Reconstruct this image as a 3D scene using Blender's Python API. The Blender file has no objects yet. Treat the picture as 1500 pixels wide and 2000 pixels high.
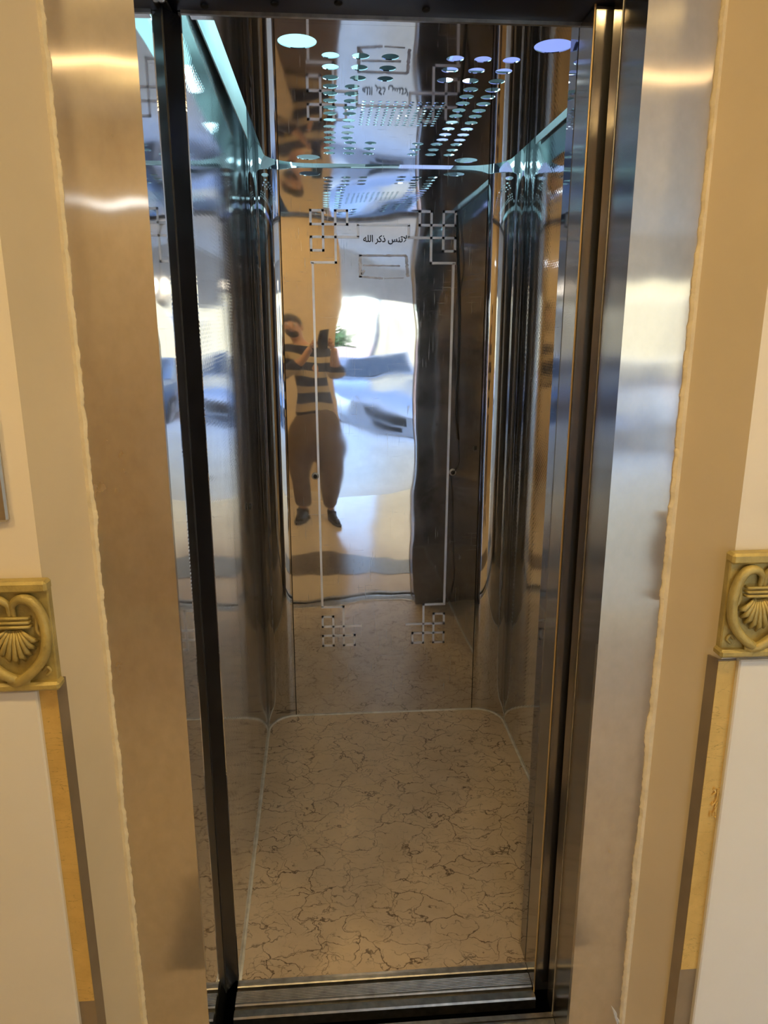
import bpy, bmesh, math, random
from mathutils import Vector, Matrix, noise as mnoise
random.seed(7)
scn = bpy.context.scene
COL = scn.collection
PI = math.pi

# ------------------------------------------------------------------ camera
cam_d = bpy.data.cameras.new('camera')
cam = bpy.data.objects.new('camera', cam_d); COL.objects.link(cam)
cam.location = (0, -1.30, 1.55)
cam.rotation_euler = (math.radians(90 - 14.2), 0, math.radians(-4.3))
cam_d.sensor_width = 36; cam_d.lens = 1420 / 2000 * 36
cam_d.clip_start = .005; cam_d.clip_end = 300
scn.camera = cam

# ------------------------------------------------------------------ sky, sun, exposure
w = bpy.data.worlds.new('sky'); scn.world = w; w.use_nodes = True
nt = w.node_tree; nt.nodes.clear()
sky = nt.nodes.new('ShaderNodeTexSky'); sky.sky_type = 'NISHITA'
sky.sun_disc = False; sky.sun_elevation = math.radians(52); sky.sun_rotation = math.radians(20)
sky.air_density = 1.0; sky.dust_density = .8; sky.ozone_density = 3.0
bg = nt.nodes.new('ShaderNodeBackground'); bg.inputs[1].default_value = .52
wo = nt.nodes.new('ShaderNodeOutputWorld')
nt.links.new(sky.outputs[0], bg.inputs[0]); nt.links.new(bg.outputs[0], wo.inputs[0])
sd = bpy.data.lights.new('sun', 'SUN'); sd.energy = 1.7; sd.angle = .009; sd.color = (1, .95, .86)
sun = bpy.data.objects.new('sun', sd); COL.objects.link(sun)
sun.rotation_euler = (math.radians(-38), 0, math.radians(14))   # shines from over the lift house onto the street front
sun.location = (0, 5, 20)
vs = scn.view_settings
vs.view_transform = 'Standard'; vs.look = 'None'; vs.gamma = 1; vs.exposure = 1.3
try: vs.use_curve_mapping = False
except Exception: pass
scn.cycles.max_bounces = 14; scn.cycles.glossy_bounces = 10; scn.cycles.diffuse_bounces = 4
LAMP = 1.40     # warm lobby lamps
COVE = .32     # cool lamps above the lift ceiling

# ------------------------------------------------------------------ helpers
def wloc(o):
    v = Vector((0, 0, 0))
    while o: v += Vector(o.location); o = o.parent
    return v
def link(name, me, m, parent=None):
    o = bpy.data.objects.new(name, me); COL.objects.link(o)
    if m is not None:
        for mm in (m if isinstance(m, (list, tuple)) else [m]): me.materials.append(mm)
    if parent:
        me.transform(Matrix.Translation(-wloc(parent))); o.parent = parent
    return o
def obj(name, bm, m, parent=None, smooth=False, bevel=0, seg=1):
    if bevel: bmesh.ops.bevel(bm, geom=bm.edges[:], offset=bevel, segments=seg, affect='EDGES', profile=.5)
    bmesh.ops.recalc_face_normals(bm, faces=bm.faces[:])
    me = bpy.data.meshes.new(name); bm.to_mesh(me); bm.free()
    if smooth:
        for p in me.polygons: p.use_smooth = True
        if smooth == 'auto':
            try: me.set_sharp_from_angle(angle=math.radians(40))
            except Exception: pass
    return link(name, me, m, parent)
def tag(o, label=None, cat=None, group=None, kind=None):
    for k, v in (('label', label), ('category', cat), ('group', group), ('kind', kind)):
        if v: o[k] = v
    return o
def thing(name, label, cat, loc=(0, 0, 0), group=None):
    o = bpy.data.objects.new(name, None); COL.objects.link(o); o.location = loc
    o.empty_display_size = .1
    return tag(o, label, cat, group)
def B(): return bmesh.new()
def box(bm, x0, x1, y0, y1, z0, z1):
    v = [bm.verts.new(p) for p in ((x0,y0,z0),(x1,y0,z0),(x1,y1,z0),(x0,y1,z0),(x0,y0,z1),(x1,y0,z1),(x1,y1,z1),(x0,y1,z1))]
    for f in ((0,3,2,1),(4,5,6,7),(0,1,5,4),(1,2,6,5),(2,3,7,6),(3,0,4,7)): bm.faces.new([v[i] for i in f])
    return bm
def boxo(name, dims, m, parent=None, bevel=0):
    return obj(name, box(B(), *dims), m, parent, bevel=bevel)
def prism(bm, pts, axis, a, b):
    """polygon pts (2D) extruded along axis between a and b; axis 'x': pts=(y,z), 'y': (x,z), 'z': (x,y)"""
    f = {'x': lambda p, t: (t, p[0], p[1]), 'y': lambda p, t: (p[0], t, p[1]), 'z': lambda p, t: (p[0], p[1], t)}[axis]
    A = [bm.verts.new(f(p, a)) for p in pts]; C = [bm.verts.new(f(p, b)) for p in pts]
    n = len(pts)
    bm.faces.new(A); bm.faces.new(C[::-1])
    for i in range(n): bm.faces.new((A[i], C[i], C[(i+1) % n], A[(i+1) % n]))
    return bm
def frame_for(d):
    d = d.normalized(); up = Vector((0, 0, 1)) if abs(d.z) < .9 else Vector((1, 0, 0))
    a = d.cross(up).normalized(); return a, d.cross(a).normalized()
def tube(bm, pts, r, n=8, cap=True):
    pts = [Vector(p) for p in pts]; rs = r if isinstance(r, (list, tuple)) else [r]*len(pts)
    rings = []
    a = None
    for i, p in enumerate(pts):
        d = (pts[min(i+1, len(pts)-1)] - pts[max(i-1, 0)]).normalized()
        if a is None: a, b = frame_for(d)
        else:
            a = (a - d*a.dot(d)).normalized(); b = d.cross(a)
        rings.append([bm.verts.new(p + (a*math.cos(2*PI*k/n) + b*math.sin(2*PI*k/n))*rs[i]) for k in range(n)])
    for i in range(len(rings)-1):
        for k in range(n): bm.faces.new((rings[i][k], rings[i][(k+1) % n], rings[i+1][(k+1) % n], rings[i+1][k]))
    if cap: bm.faces.new(rings[0][::-1]); bm.faces.new(rings[-1])
    return bm
def lathe(bm, prof, c=(0, 0, 0), axis='z', n=20):
    rings = []
    c = Vector(c)
    for r, h in prof:
        ring = []
        for k in range(n):
            t = 2*PI*k/n; u, v = r*math.cos(t), r*math.sin(t)
            p = {'z': (u, v, h), 'y': (u, h, v), 'x': (h, u, v)}[axis]
            ring.append(bm.verts.new(c + Vector(p)))
        rings.append(ring)
    for i in range(len(rings)-1):
        for k in range(n): bm.faces.new((rings[i][k], rings[i][(k+1) % n], rings[i+1][(k+1) % n], rings[i+1][k]))
    bm.faces.new(rings[0][::-1]); bm.faces.new(rings[-1])
    return bm
def ball(bm, c, r, sc=(1, 1, 1), rot=None, u=12, v=8):
    m = Matrix.Translation(c) @ (rot.to_matrix().to_4x4() if rot else Matrix.Identity(4)) @ Matrix.Diagonal((r*sc[0], r*sc[1], r*sc[2], 1))
    bmesh.ops.create_uvsphere(bm, u_segments=u, v_segments=v, radius=1, matrix=m); return bm

# ------------------------------------------------------------------ materials
def mat(name):
    m = bpy.data.materials.new(name); m.use_nodes = True
    nt = m.node_tree; p = nt.nodes['Principled BSDF']; return m, nt, p
def N(nt, typ, **kw):
    n = nt.nodes.new('ShaderNode' + typ)
    for k, v in kw.items():
        if k.startswith('i_'):
            n.inputs[int(k[2:]) if k[2:].isdigit() else k[2:].replace('_', ' ')].default_value = v
        else: setattr(n, k, v)
    return n
def L(nt, a, b): nt.links.new(a, b)
def coords(nt, scale=(1, 1, 1), rot=(0, 0, 0)):
    t = N(nt, 'TexCoord'); mp = N(nt, 'Mapping'); mp.inputs['Scale'].default_value = scale; mp.inputs['Rotation'].default_value = rot
    L(nt, t.outputs['Object'], mp.inputs[0]); return mp.outputs[0]
def noise(nt, vec, scale, detail=4, rough=.55, dist=0):
    n = N(nt, 'TexNoise'); n.inputs['Scale'].default_value = scale; n.inputs['Detail'].default_value = detail
    n.inputs['Roughness'].default_value = rough; n.inputs['Distortion'].default_value = dist
    L(nt, vec, n.inputs['Vector']); return n.outputs['Fac']
def ramp(nt, fac, stops):
    r = N(nt, 'ValToRGB'); e = r.color_ramp.elements
    while len(e) > 1: e.remove(e[-1])
    for i, (p, c) in enumerate(stops):
        c = (c, c, c) if isinstance(c, (int, float)) else c
        el = e[0] if i == 0 else e.new(p)
        el.position = p; el.color = (*c, 1)
    L(nt, fac, r.inputs[0]); return r.outputs[0]
def mix(nt, fac, a, b, typ='MIX'):
    m = N(nt, 'MixRGB', blend_type=typ)
    for i, v in ((0, fac), (1, a), (2, b)):
        if isinstance(v, (int, float)): m.inputs[i].default_value = v if i == 0 else (v, v, v, 1)
        elif isinstance(v, tuple): m.inputs[i].default_value = (*v, 1)
        else: L(nt, v, m.inputs[i])
    return m.outputs[0]
def math_(nt, op, a, b=None):
    m = N(nt, 'Math', operation=op)
    for i, v in ((0, a), (1, b)):
        if v is None: continue
        if isinstance(v, (int, float)): m.inputs[i].default_value = v
        else: L(nt, v, m.inputs[i])
    return m.outputs[0]
def bump(nt, p, h, strength=.3, dist=.001):
    b = N(nt, 'Bump'); b.inputs['Strength'].default_value = strength; b.inputs['Distance'].default_value = dist
    L(nt, h, b.inputs['Height']); L(nt, b.outputs[0], p.inputs['Normal'])
def plain(name, c, rough=.5, metal=0, spec=None, var=.06, vscale=9, bumpd=0, emit=None):
    """a solid colour with faint mottling"""
    m, nt, p = mat(name)
    v = coords(nt); f = noise(nt, v, vscale, 5)
    L(nt, ramp(nt, f, ((.3, tuple(x*(1-var) for x in c)), (.7, tuple(min(1, x*(1+var)) for x in c)))), p.inputs['Base Color'])
    p.inputs['Roughness'].default_value = rough; p.inputs['Metallic'].default_value = metal
    if spec is not None: p.inputs['Specular IOR Level'].default_value = spec
    if bumpd: bump(nt, p, noise(nt, v, vscale*8, 4), .6, bumpd)
    return m
def glow(name, c, s):
    m, nt, p = mat(name)
    p.inputs['Base Color'].default_value = (*c, 1)
    p.inputs['Emission Color'].default_value = (*c, 1); p.inputs['Emission Strength'].default_value = s
    return m
def mirror(name, base=(.74, .74, .76), r0=.015, r1=.06, haze=.07, scratch=True, weave=False, wob=0):
    """polished stainless sheet: mirror, fine scratches, a thin rubbed haze"""
    m, nt, p = mat(name)
    v = coords(nt)
    dirt = noise(nt, v, 5, 6, .65)
    p.inputs['Base Color'].default_value = (*base, 1); p.inputs['Metallic'].default_value = 1
    L(nt, ramp(nt, dirt, ((.35, r0), (.75, r1))), p.inputs['Roughness'])
    hz = N(nt, 'BsdfPrincipled'); hz.inputs['Base Color'].default_value = (*[x*.9 for x in base], 1)
    hz.inputs['Metallic'].default_value = 1; hz.inputs['Roughness'].default_value = .36
    fac = ramp(nt, noise(nt, v, 3.2, 7, .7), ((.38, haze*.25), (.72, haze*1.8)))
    if scratch:
        a = noise(nt, coords(nt, (260, 260, 9), (0, .5, .2)), 1, 2, .5, .3)
        b = noise(nt, coords(nt, (9, 60, 230), (.1, .3, 0)), 1, 2, .5, .3)
        s = math_(nt, 'MAXIMUM', ramp(nt, a, ((.625, 0), (.73, .5))), ramp(nt, b, ((.645, 0), (.75, .42))))
        s = math_(nt, 'MULTIPLY', s, ramp(nt, noise(nt, v, 2.3, 3), ((.42, 0), (.62, 1))))
        fac = math_(nt, 'MAXIMUM', fac, s)
    ms = N(nt, 'MixShader'); L(nt, fac, ms.inputs[0]); L(nt, p.outputs[0], ms.inputs[1]); L(nt, hz.outputs[0], ms.inputs[2])
    L(nt, ms.outputs[0], nt.nodes['Material Output'].inputs[0])
    if weave:   # embossed linen pattern rolled into the sheet
        wv = N(nt, 'TexWave', wave_type='BANDS', bands_direction='DIAGONAL'); wv.inputs['Scale'].default_value = 38
        L(nt, coords(nt, (1, 1, 1)), wv.inputs[0])
        w2 = N(nt, 'TexWave', wave_type='BANDS', bands_direction='DIAGONAL'); w2.inputs['Scale'].default_value = 38
        L(nt, coords(nt, (1, -1, 1)), w2.inputs[0])
        b = N(nt, 'Bump'); b.inputs['Strength'].default_value = .3; b.inputs['Distance'].default_value = .00017
        L(nt, math_(nt, 'MULTIPLY', wv.outputs['Fac'], w2.outputs['Fac']), b.inputs['Height']); L(nt, b.outputs[0], p.inputs['Normal'])
    elif wob:
        bump(nt, p, noise(nt, v, 4, 2), 1, wob)
    return m
def brushed(name, base, rough, aniso=.75, wob=0, haze=.3):
    m, nt, p = mat(name)
    v = coords(nt)
    p.inputs['Base Color'].default_value = (*base, 1)
    p.inputs['Metallic'].default_value = 1
    L(nt, ramp(nt, noise(nt, v, 3, 2), ((.35, rough*.9), (.7, rough*1.1))), p.inputs['Roughness'])
    p.inputs['Anisotropic'].default_value = aniso; p.inputs['Anisotropic Rotation'].default_value = 0
    t = N(nt, 'Tangent', direction_type='RADIAL', axis='Z'); L(nt, t.outputs[0], p.inputs['Tangent'])
    grain = noise(nt, coords(nt, (700, 700, 5)), 1, 2)
    if wob: bump(nt, p, grain, .15, wob)
    hz = N(nt, 'BsdfPrincipled'); hz.inputs['Base Color'].default_value = (*base, 1); hz.inputs['Metallic'].default_value = 1; hz.inputs['Roughness'].default_value = .5
    ms = N(nt, 'MixShader'); L(nt, ramp(nt, noise(nt, coords(nt, (6, 6, 4)), 1, 5, .6), ((.3, haze*.7), (.7, haze*1.3))), ms.inputs[0])
    L(nt, p.outputs[0], ms.inputs[1]); L(nt, hz.outputs[0], ms.inputs[2]); L(nt, ms.outputs[0], nt.nodes['Material Output'].inputs[0])
    return m

M = {}
M['back_steel'] = mirror('mirror_steel_back', haze=.13)
M['side_steel'] = mirror('mirror_steel_linen', base=(.66, .67, .69), haze=.10, weave=True)
M['corner_steel'] = mirror('mirror_steel_corner', base=(.56, .56, .57), haze=.06, scratch=False)
M['ceil_steel'] = mirror('mirror_steel_ceiling', base=(.66, .66, .69), haze=.02, scratch=False)
M['frame_steel'] = mirror('frame_return_steel', base=(.68, .67, .66), r0=.015, r1=.05, haze=.06, scratch=False)
M['shaded_steel'] = mirror('shaded_mirror_steel', base=(.24, .24, .26), haze=.10, scratch=False)  # darkened mirror steel: shade on the return panel put into the base colour
M['jamb'] = brushed('brushed_jamb_steel', (.63, .59, .53), .115, 1.0, haze=.36)
M['post'] = brushed('brushed_post_steel', (.38, .36, .34), .13, .85, haze=.15)
M['alu'] = plain('worn_aluminium', (.42, .41, .39), .34, 1, var=.25, vscale=40)
M['black'] = plain('black_gap', (.006, .006, .007), .7)
M['blackgloss'] = plain('black_enamel', (.010, .010, .013), .22, var=.3)
M['navy'] = plain('dark_blue_enamel', (.008, .011, .030), .38, var=.25, spec=.2)
M['rubber'] = plain('black_rubber', (.015, .015, .016), .45)
M['etch'] = plain('etched_matt_steel', (.86, .86, .88), .38, 1, var=.10, vscale=14)
M['glue'] = plain('old_glue', (.52, .52, .56), .42, 1, var=.3, vscale=30)
M['ink'] = plain('black_lettering', (.012, .012, .015), .5)
M['sealant'] = plain('white_sealant', (.70, .68, .63), .5, var=.2, vscale=30)
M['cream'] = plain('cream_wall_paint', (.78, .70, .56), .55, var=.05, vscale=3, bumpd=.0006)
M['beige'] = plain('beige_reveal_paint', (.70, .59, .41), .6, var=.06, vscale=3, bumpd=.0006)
M['plaster'] = plain('rough_plaster', (.84, .73, .50), .75, var=.12, vscale=25, bumpd=.002)
M['dado'] = plain('white_dado', (.80, .77, .70), .22, var=.03, vscale=2.5)
M['bronze'] = plain('bronze_anodised', (.30, .235, .16), .35, .3, var=.15)
M['goldo'] = plain('ochre_gilded_plaster', (.46, .36, .12), .42, .2, var=.25, vscale=28, bumpd=.0015)
M['plate'] = brushed('call_plate_steel', (.55, .52, .47), .25)
M['white_lac'] = plain('white_lacquer', (.7, .72, .74), .4)
M['cablem'] = plain('black_cable', (.01, .01, .011), .35)

def gold_film():
    m, nt, p = mat('gold_film'); v = coords(nt)
    base = ramp(nt, noise(nt, v, 12, 6, .65), ((.3, (.62, .42, .13)), (.7, (.82, .58, .20))))
    cr = noise(nt, coords(nt, (8, 8, 30), (0, .6, 0)), 1, 3, .6, 2)
    base = mix(nt, ramp(nt, cr, ((.495, 0), (.5, .6), (.505, 0))), base, (.25, .15, .04))
    L(nt, base, p.inputs['Base Color']); p.inputs['Metallic'].default_value = .35; p.inputs['Roughness'].default_value = .38
    return m
M['gold'] = gold_film()

def vein_floor():
    m, nt, p = mat('brown_veined_vinyl')
    v = coords(nt)
    nz = N(nt, 'TexNoise'); nz.inputs['Scale'].default_value = 15; nz.inputs['Detail'].default_value = 8; L(nt, v, nz.inputs['Vector'])
    off = N(nt, 'VectorMath', operation='MULTIPLY_ADD'); L(nt, nz.outputs['Color'], off.inputs[0]); off.inputs[1].default_value = (.17, .12, 0); L(nt, v, off.inputs[2])
    def veins(scale, wdt, msc, lo, hi):
        mp = N(nt, 'Mapping'); mp.inputs['Scale'].default_value = (scale*.8, scale*1.15, 1); L(nt, off.outputs[0], mp.inputs[0])
        vo = N(nt, 'TexVoronoi', feature='DISTANCE_TO_EDGE', voronoi_dimensions='2D'); vo.inputs['Scale'].default_value = 1; L(nt, mp.outputs[0], vo.inputs['Vector'])
        e = ramp(nt, vo.outputs['Distance'], ((0, 1), (wdt*.4, .8), (wdt, 0)))
        return math_(nt, 'MULTIPLY', e, ramp(nt, noise(nt, v, msc, 3), ((lo, 0), (hi, 1))))
    a = veins(12.5, .034, 9, .38, .54); b = veins(27, .045, 14, .43, .58)
    f = math_(nt, 'MAXIMUM', a, math_(nt, 'MULTIPLY', b, .8))
    base = ramp(nt, noise(nt, v, 6, 6, .65), ((.3, (.58, .455, .32)), (.7, (.72, .58, .425))))
    base = mix(nt, math_(nt, 'MULTIPLY', ramp(nt, noise(nt, v, 60, 3), ((.6, 0), (.75, .35))), 1), base, (.2, .12, .06))
    L(nt, mix(nt, math_(nt, 'MULTIPLY', f, .9), base, (.075, .038, .022)), p.inputs['Base Color'])
    L(nt, ramp(nt, noise(nt, v, 5, 5), ((.3, .26), (.7, .42))), p.inputs['Roughness'])
    p.inputs['Specular IOR Level'].default_value = .4
    return m
M['carfloor'] = vein_floor()

# ------------------------------------------------------------------ the setting: lobby shell
def struct(name, bm, m, label=None, parent=None, bevel=0):
    o = obj(name, bm, m, parent, bevel=bevel)
    if parent is None: o['kind'] = 'structure'
    if label: o['label'] = label
    return o
LXC, LXO, LY = -.402, -.447, -.200     # left: edge at the jamb, corner of the splayed reveal, wall plane
RXC, RXO, RY = .611, .663, -.200       # right
ZC = 2.50
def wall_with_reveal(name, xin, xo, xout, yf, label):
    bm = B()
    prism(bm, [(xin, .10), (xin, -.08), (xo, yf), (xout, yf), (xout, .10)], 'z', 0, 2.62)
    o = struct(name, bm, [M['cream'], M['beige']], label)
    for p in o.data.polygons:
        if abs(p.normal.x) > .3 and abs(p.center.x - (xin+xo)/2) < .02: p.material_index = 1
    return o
wl = wall_with_reveal('wall_left', LXC, LXO, -3.0, LY, 'cream plastered wall with a beige reveal left of the lift doorway')
wr = wall_with_reveal('wall_right', RXC, RXO, 5.0, RY, 'pale plastered wall with a beige reveal right of the lift doorway')
def plaster_edge(parent, x, sgn):
    """ragged lip of plaster where the reveal was made good against the steel jamb"""
    bm = B(); z = 0; rows = []
    n = 520
    for i in range(n+1):
        z = 2.5*i/n
        wv = .007 + .003*mnoise.noise(Vector((x*9, 0, z*2.1))) + .009*max(0, mnoise.noise(Vector((3, x*5, z*7)))-.15) + .0022*mnoise.noise(Vector((1, x, z*60))) + .0012*mnoise.noise(Vector((1, x, z*160)))
        d = .006 + .002*mnoise.noise(Vector((x, 7, z*20)))
        xe = x + sgn*max(.003, wv)
        rows.append([bm.verts.new(p) for p in ((x - sgn*.004, -.087, z), (x + sgn*wv*.5, -.0865 - d*.3, z), (xe, -.083, z), (xe, -.079, z), (x - sgn*.004, -.079, z))])
    for a, b in zip(rows[:-1], rows[1:]):
        for k in range(4): bm.faces.new((a[k], a[k+1], b[k+1], b[k]))
    bm.faces.new(rows[0]); bm.faces.new(rows[-1][::-1])
    return obj('plaster_edge', bm, M['plaster'], parent)
plaster_edge(wl, LXC, 1); plaster_edge(wr, RXC, -1)
struct('wall_front', box(B(), LXC, RXC, -.2, .10, 2.34, 2.62), M['cream'], 'plastered lintel above the lift doorway')

fl = struct('floor', box(B(), -3.0, 5.0, -2.62, -.003, -.2, 0), plain('polished_beige_floor', (.60, .50, .38), .16, var=.08, vscale=2), 'polished beige floor of the lift lobby')
obj('threshold_strip', box(B(), -.43, .64, -.70, -.37, -.01, .0025), plain('grey_granite', (.12, .105, .095), .25, var=.3, vscale=60), fl)['label'] = 'grey stone strip in front of the lift doorway'
struct('ground', prism(B(), [(-2.62, -.25), (-2.62, -.015), (-7, -.05), (-11, -.42), (-40, -.6), (-40, -1)], 'x', -25, 25),
       plain('pale_concrete_paving', (.70, .71, .72), .34, var=.10, vscale=1.2), 'pale concrete paving outside running down to the street')
struct('ceiling', box(B(), -3.0, 5.0, -7.0, -.2, ZC, 2.62), plain('white_ceiling_paint', (.86, .80, .72), .7), 'white ceiling over the lobby and the covered entrance')
struct('trim_1', box(B(), -3.0, 5.0, -7.25, -7.0, 2.06, 2.62), plain('grey_beam_paint', (.7, .69, .69), .7), 'concrete beam across the open side of the covered entrance')
struct('wall_back', box(B(), -3.0, .10, -2.80, -2.60, 0, ZC), plain('tan_wall_paint', (.70, .555, .36), .6, var=.05, vscale=2), 'tan wall behind the person, ending at the way out')
struct('baseboard_back', box(B(), -3.0, .104, -2.60, -2.585, 0, .10), M['cream'], 'pale baseboard along the tan wall')
struct('wall_west', box(B(), -3.1, -3.0, -2.8, .1, 0, 2.62), M['cream'], 'cream end wall of the lobby')
struct('wall_east', box(B(), 5.0, 5.2, -7.25, .1, -.3, 2.62), M['cream'], 'cream side wall of the covered entrance')
struct('upper_shade_block', box(B(), -8, 10, -7.25, 3, 2.62, 9.5), M['cream'], 'unseen upper storeys over the lobby, added to shade the ground outside')  # unseen mass added so its shadow covers the near paving and cars
bm = B()   # lift shaft around the car
box(bm, -.80, -.70, .10, 1.70, -.6, 2.62); box(bm, 1.05, 1.15, .10, 1.70, -.6, 2.62)
box(bm, -.70, 1.05, 1.60, 1.70, -.6, 2.62); box(bm, -.70, 1.05, .0, 1.60, -.6, -.5); box(bm, -.70, 1.05, .10, 1.60, 2.56, 2.62)
struct('wall_shaft', bm, M['black'], 'black inside of the lift shaft')

# ------------------------------------------------------------------ lift car
XL0, XL1, XR, YB, YF, ZT = -.245, -.262, .684, 1.42, .167, 2.36
car = thing('elevator_car', 'mirror steel elevator car standing open, brown veined floor, perforated ceiling', 'elevator', (.21, .8, 0))

def sheet(name, fn, nu, nv, thick_dir, thick, m, parent=car):
    """a thin steel sheet: fn(u,v) -> point on the visible face, closed by a flat back"""
    bm = B()
    F = [[bm.verts.new(fn(i/nu, j/nv)) for j in range(nv+1)] for i in range(nu+1)]
    front = [bm.faces.new((F[i][j], F[i+1][j], F[i+1][j+1], F[i][j+1])) for i in range(nu) for j in range(nv)]
    td = thick_dir
    loop = [F[i][0] for i in range(nu)] + [F[nu][j] for j in range(nv)] + [F[i][nv] for i in range(nu, 0, -1)] + [F[0][j] for j in range(nv, 0, -1)]
    Bk = [bm.verts.new(v.co + (Vector(td(v.co)) if callable(td) else Vector(td))*thick) for v in loop]
    n = len(loop)
    side = [bm.faces.new((loop[k], loop[(k+1) % n], Bk[(k+1) % n], Bk[k])) for k in range(n)]
    if not callable(td): bm.faces.new(Bk)
    bmesh.ops.recalc_face_normals(bm, faces=bm.faces[:])
    for f in front: f.smooth = True
    for f in side:
        for e in f.edges:
            if len([q for q in e.link_faces if q.smooth]) == 1: e.smooth = False
    me = bpy.data.meshes.new(name); bm.to_mesh(me); bm.free()
    return link(name, me, m, parent)

BX0, BX1 = -.156, .571
def dent(x, z):      # gentle buckling of the back sheet, metres
    a = .00085*math.sin(z*11.5 + 1.0 + 1.5*math.sin(x*3)) * math.sin((x+.2)*7.5 + .6)
    a += .0009*mnoise.noise(Vector((x*3.2, 1.7, z*2.6)))
    a += .00042*mnoise.noise(Vector((x*7.5, 4.1, z*6.0)))
    a += .00008*mnoise.noise(Vector((x*16, 2.1, z*17)))
    t = max(0, z-1.82)/.27
    a += .0011*t*t*math.sin(x*5+1.0)*.6
    return a
back = sheet('back_panel', lambda u, v: (BX0+(BX1-BX0)*u, YB + dent(BX0+(BX1-BX0)*u, ZT*v), ZT*v), 56, 130, (0, 1, 0), .006, M['back_steel'])
back['label'] = 'mirror polished rear panel with etched border and black Arabic words'
def dent2(y, z, s): return .0006*mnoise.noise(Vector((s*3, y*3.0, z*2.4))) + .00022*mnoise.noise(Vector((s, y*7, z*6)))
def lw(u, v):
    y = YF + (1.30-YF)*u; return (XL0 + (XL1-XL0)*u + dent2(y, ZT*v, 1), y, ZT*v)
def rw(u, v):
    y = YF + (1.308-YF)*u; return (XR + dent2(y, ZT*v, 2), y, ZT*v)
sheet('side_panel', lw, 34, 90, (-1, 0, 0), .006, M['side_steel'])['label'] = 'left side panel of linen-embossed mirror steel'
sheet('side_panel', rw, 34, 90, (1, 0, 0), .006, M['side_steel'])['label'] = 'right side panel of linen-embossed mirror steel'
def cl(u, v):
    t = u*PI/2; return (BX0-.003 - (BX0+.003+.0-XL1-.006)*math.sin(t), 1.303 + (YB-1.303)*math.cos(t), ZT*v)
def cr(u, v):
    t = u*PI/2; return (BX1+.003 + (XR-BX1-.003)*math.sin(t), 1.311 + (YB-1.311)*math.cos(t), ZT*v)
cc = Vector((.2, .9, 0))
sheet('corner_panel', cl, 24, 30, lambda c: (Vector((c.x, c.y, 0)) - cc).normalized(), .003, M['corner_steel'])
sheet('corner_panel', cr, 24, 30, lambda c: (Vector((c.x, c.y, 0)) - cc).normalized(), .003, M['corner_steel'])
boxo('backing_plate', (XL1-.012, XR+.012, YB+.009, YB+.02, 0, ZT), M['black'], car)
boxo('roof_panel', (XL0-.03, XR+.03, .06, YB+.02, ZT, ZT+.03), plain('grey_green_roof_paint', (.30, .36, .34), .6), car)

# floor of the car and the bead of sealant round it
def floor_outline(grow=0):
    pts = [(XL0-grow, YF), (XL1-grow, 1.303)]
    for k in range(1, 13):
        t = PI/2*k/12; pts.append((BX0 - (BX0-XL1+grow)*math.cos(t), 1.303 + (YB+grow-1.303)*math.sin(t)))
    for k in range(0, 13):
        t = PI/2*k/12; pts.append((BX1 + (XR+grow-BX1)*math.sin(t), 1.311 + (YB+grow-1.311)*math.cos(t)))
    pts.append((XR+grow, YF)); return pts
obj('floor_panel', prism(B(), floor_outline(.002), 'z', -.03, 0), M['carfloor'], car)
bm = B(); path = floor_outline(-.002)
sub = []
for a, b in zip(path[:-1], path[1:]):
    n = max(1, int((Vector(b)-Vector(a)).length/.03))
    sub += [Vector(a).lerp(Vector(b), k/n) for k in range(n)]
sub.append(Vector(path[-1]))
tube(bm, [(p.x, p.y, .001) for p in sub], [.0042 + .0016*mnoise.noise(Vector((p.x*20, p.y*20, 0))) for p in sub], 6)
obj('sealant_bead', bm, M['sealant'], car, smooth=True)['label'] = 'white sealant bead round the floor'

# etched border on the rear panel (child of the panel: sub-parts)
yE = YB - .0030
C0 = [-.0525, -.0100, .0335, .0750, .1130]
R0 = [1.9470, 1.9020, 1.8600, 1.8155, 1.7750]
CB = [-.0410, .0010, .0425, .0860, .1100]
RB = [.3090, .3510, .3910, .4330, .4740]
LWD = .0042
def seg(bm, a, b):
    (x0, z0), (x1, z1) = a, b
    if abs(x0-x1) < abs(z0-z1):     # upright
        v = [(x0-LWD, z0), (x0+LWD, z0), (x1+LWD, z1), (x1-LWD, z1)]
    else: v = [(x0, z0-LWD), (x1, z1-LWD), (x1, z1+LWD), (x0, z0+LWD)]
    prism(bm, v, 'y', yE, yE+.0012)
def motif(bm, X, R, mir):
    s = (lambda x: .406 - x) if mir else (lambda x: x)
    e = LWD
    def h(r, a, b):
        x0, x1 = sorted((s(X[a]), s(X[b]))); seg(bm, (x0-e, R[r]), (x1+e, R[r]))
    def vv(c, a, b):
        z0, z1 = sorted((R[a], R[b])); seg(bm, (s(X[c]), z0-e), (s(X[c]), z1+e))
    h(0, 0, 1); h(0, 2, 3); vv(0, 0, 1); vv(3, 0, 1); h(1, 0, 3); vv(2, 0, 4); vv(1, 0, 3)
    h(2, 0, 4); vv(0, 2, 3); h(3, 0, 1); h(4, 0, 2)
bm = B()
for mir_ in (False, True):
    motif(bm, C0, R0, mir_); motif(bm, CB, RB, mir_)
    s = (lambda x: .406 - x) if mir_ else (lambda x: x)
    seg(bm, (s(C0[0]+.004), R0[4]), (s(CB[0]), RB[4]))
    seg(bm, (s(C0[4]), R0[2]), (s(C0[4]), R0[1]))
seg(bm, (C0[4]-LWD, R0[1]), (.406-C0[4]+LWD, R0[1]))
obj('etched_border', bm, M['etch'], back)['label'] = 'frosted line border with interlaced squares at the corners'

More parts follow.
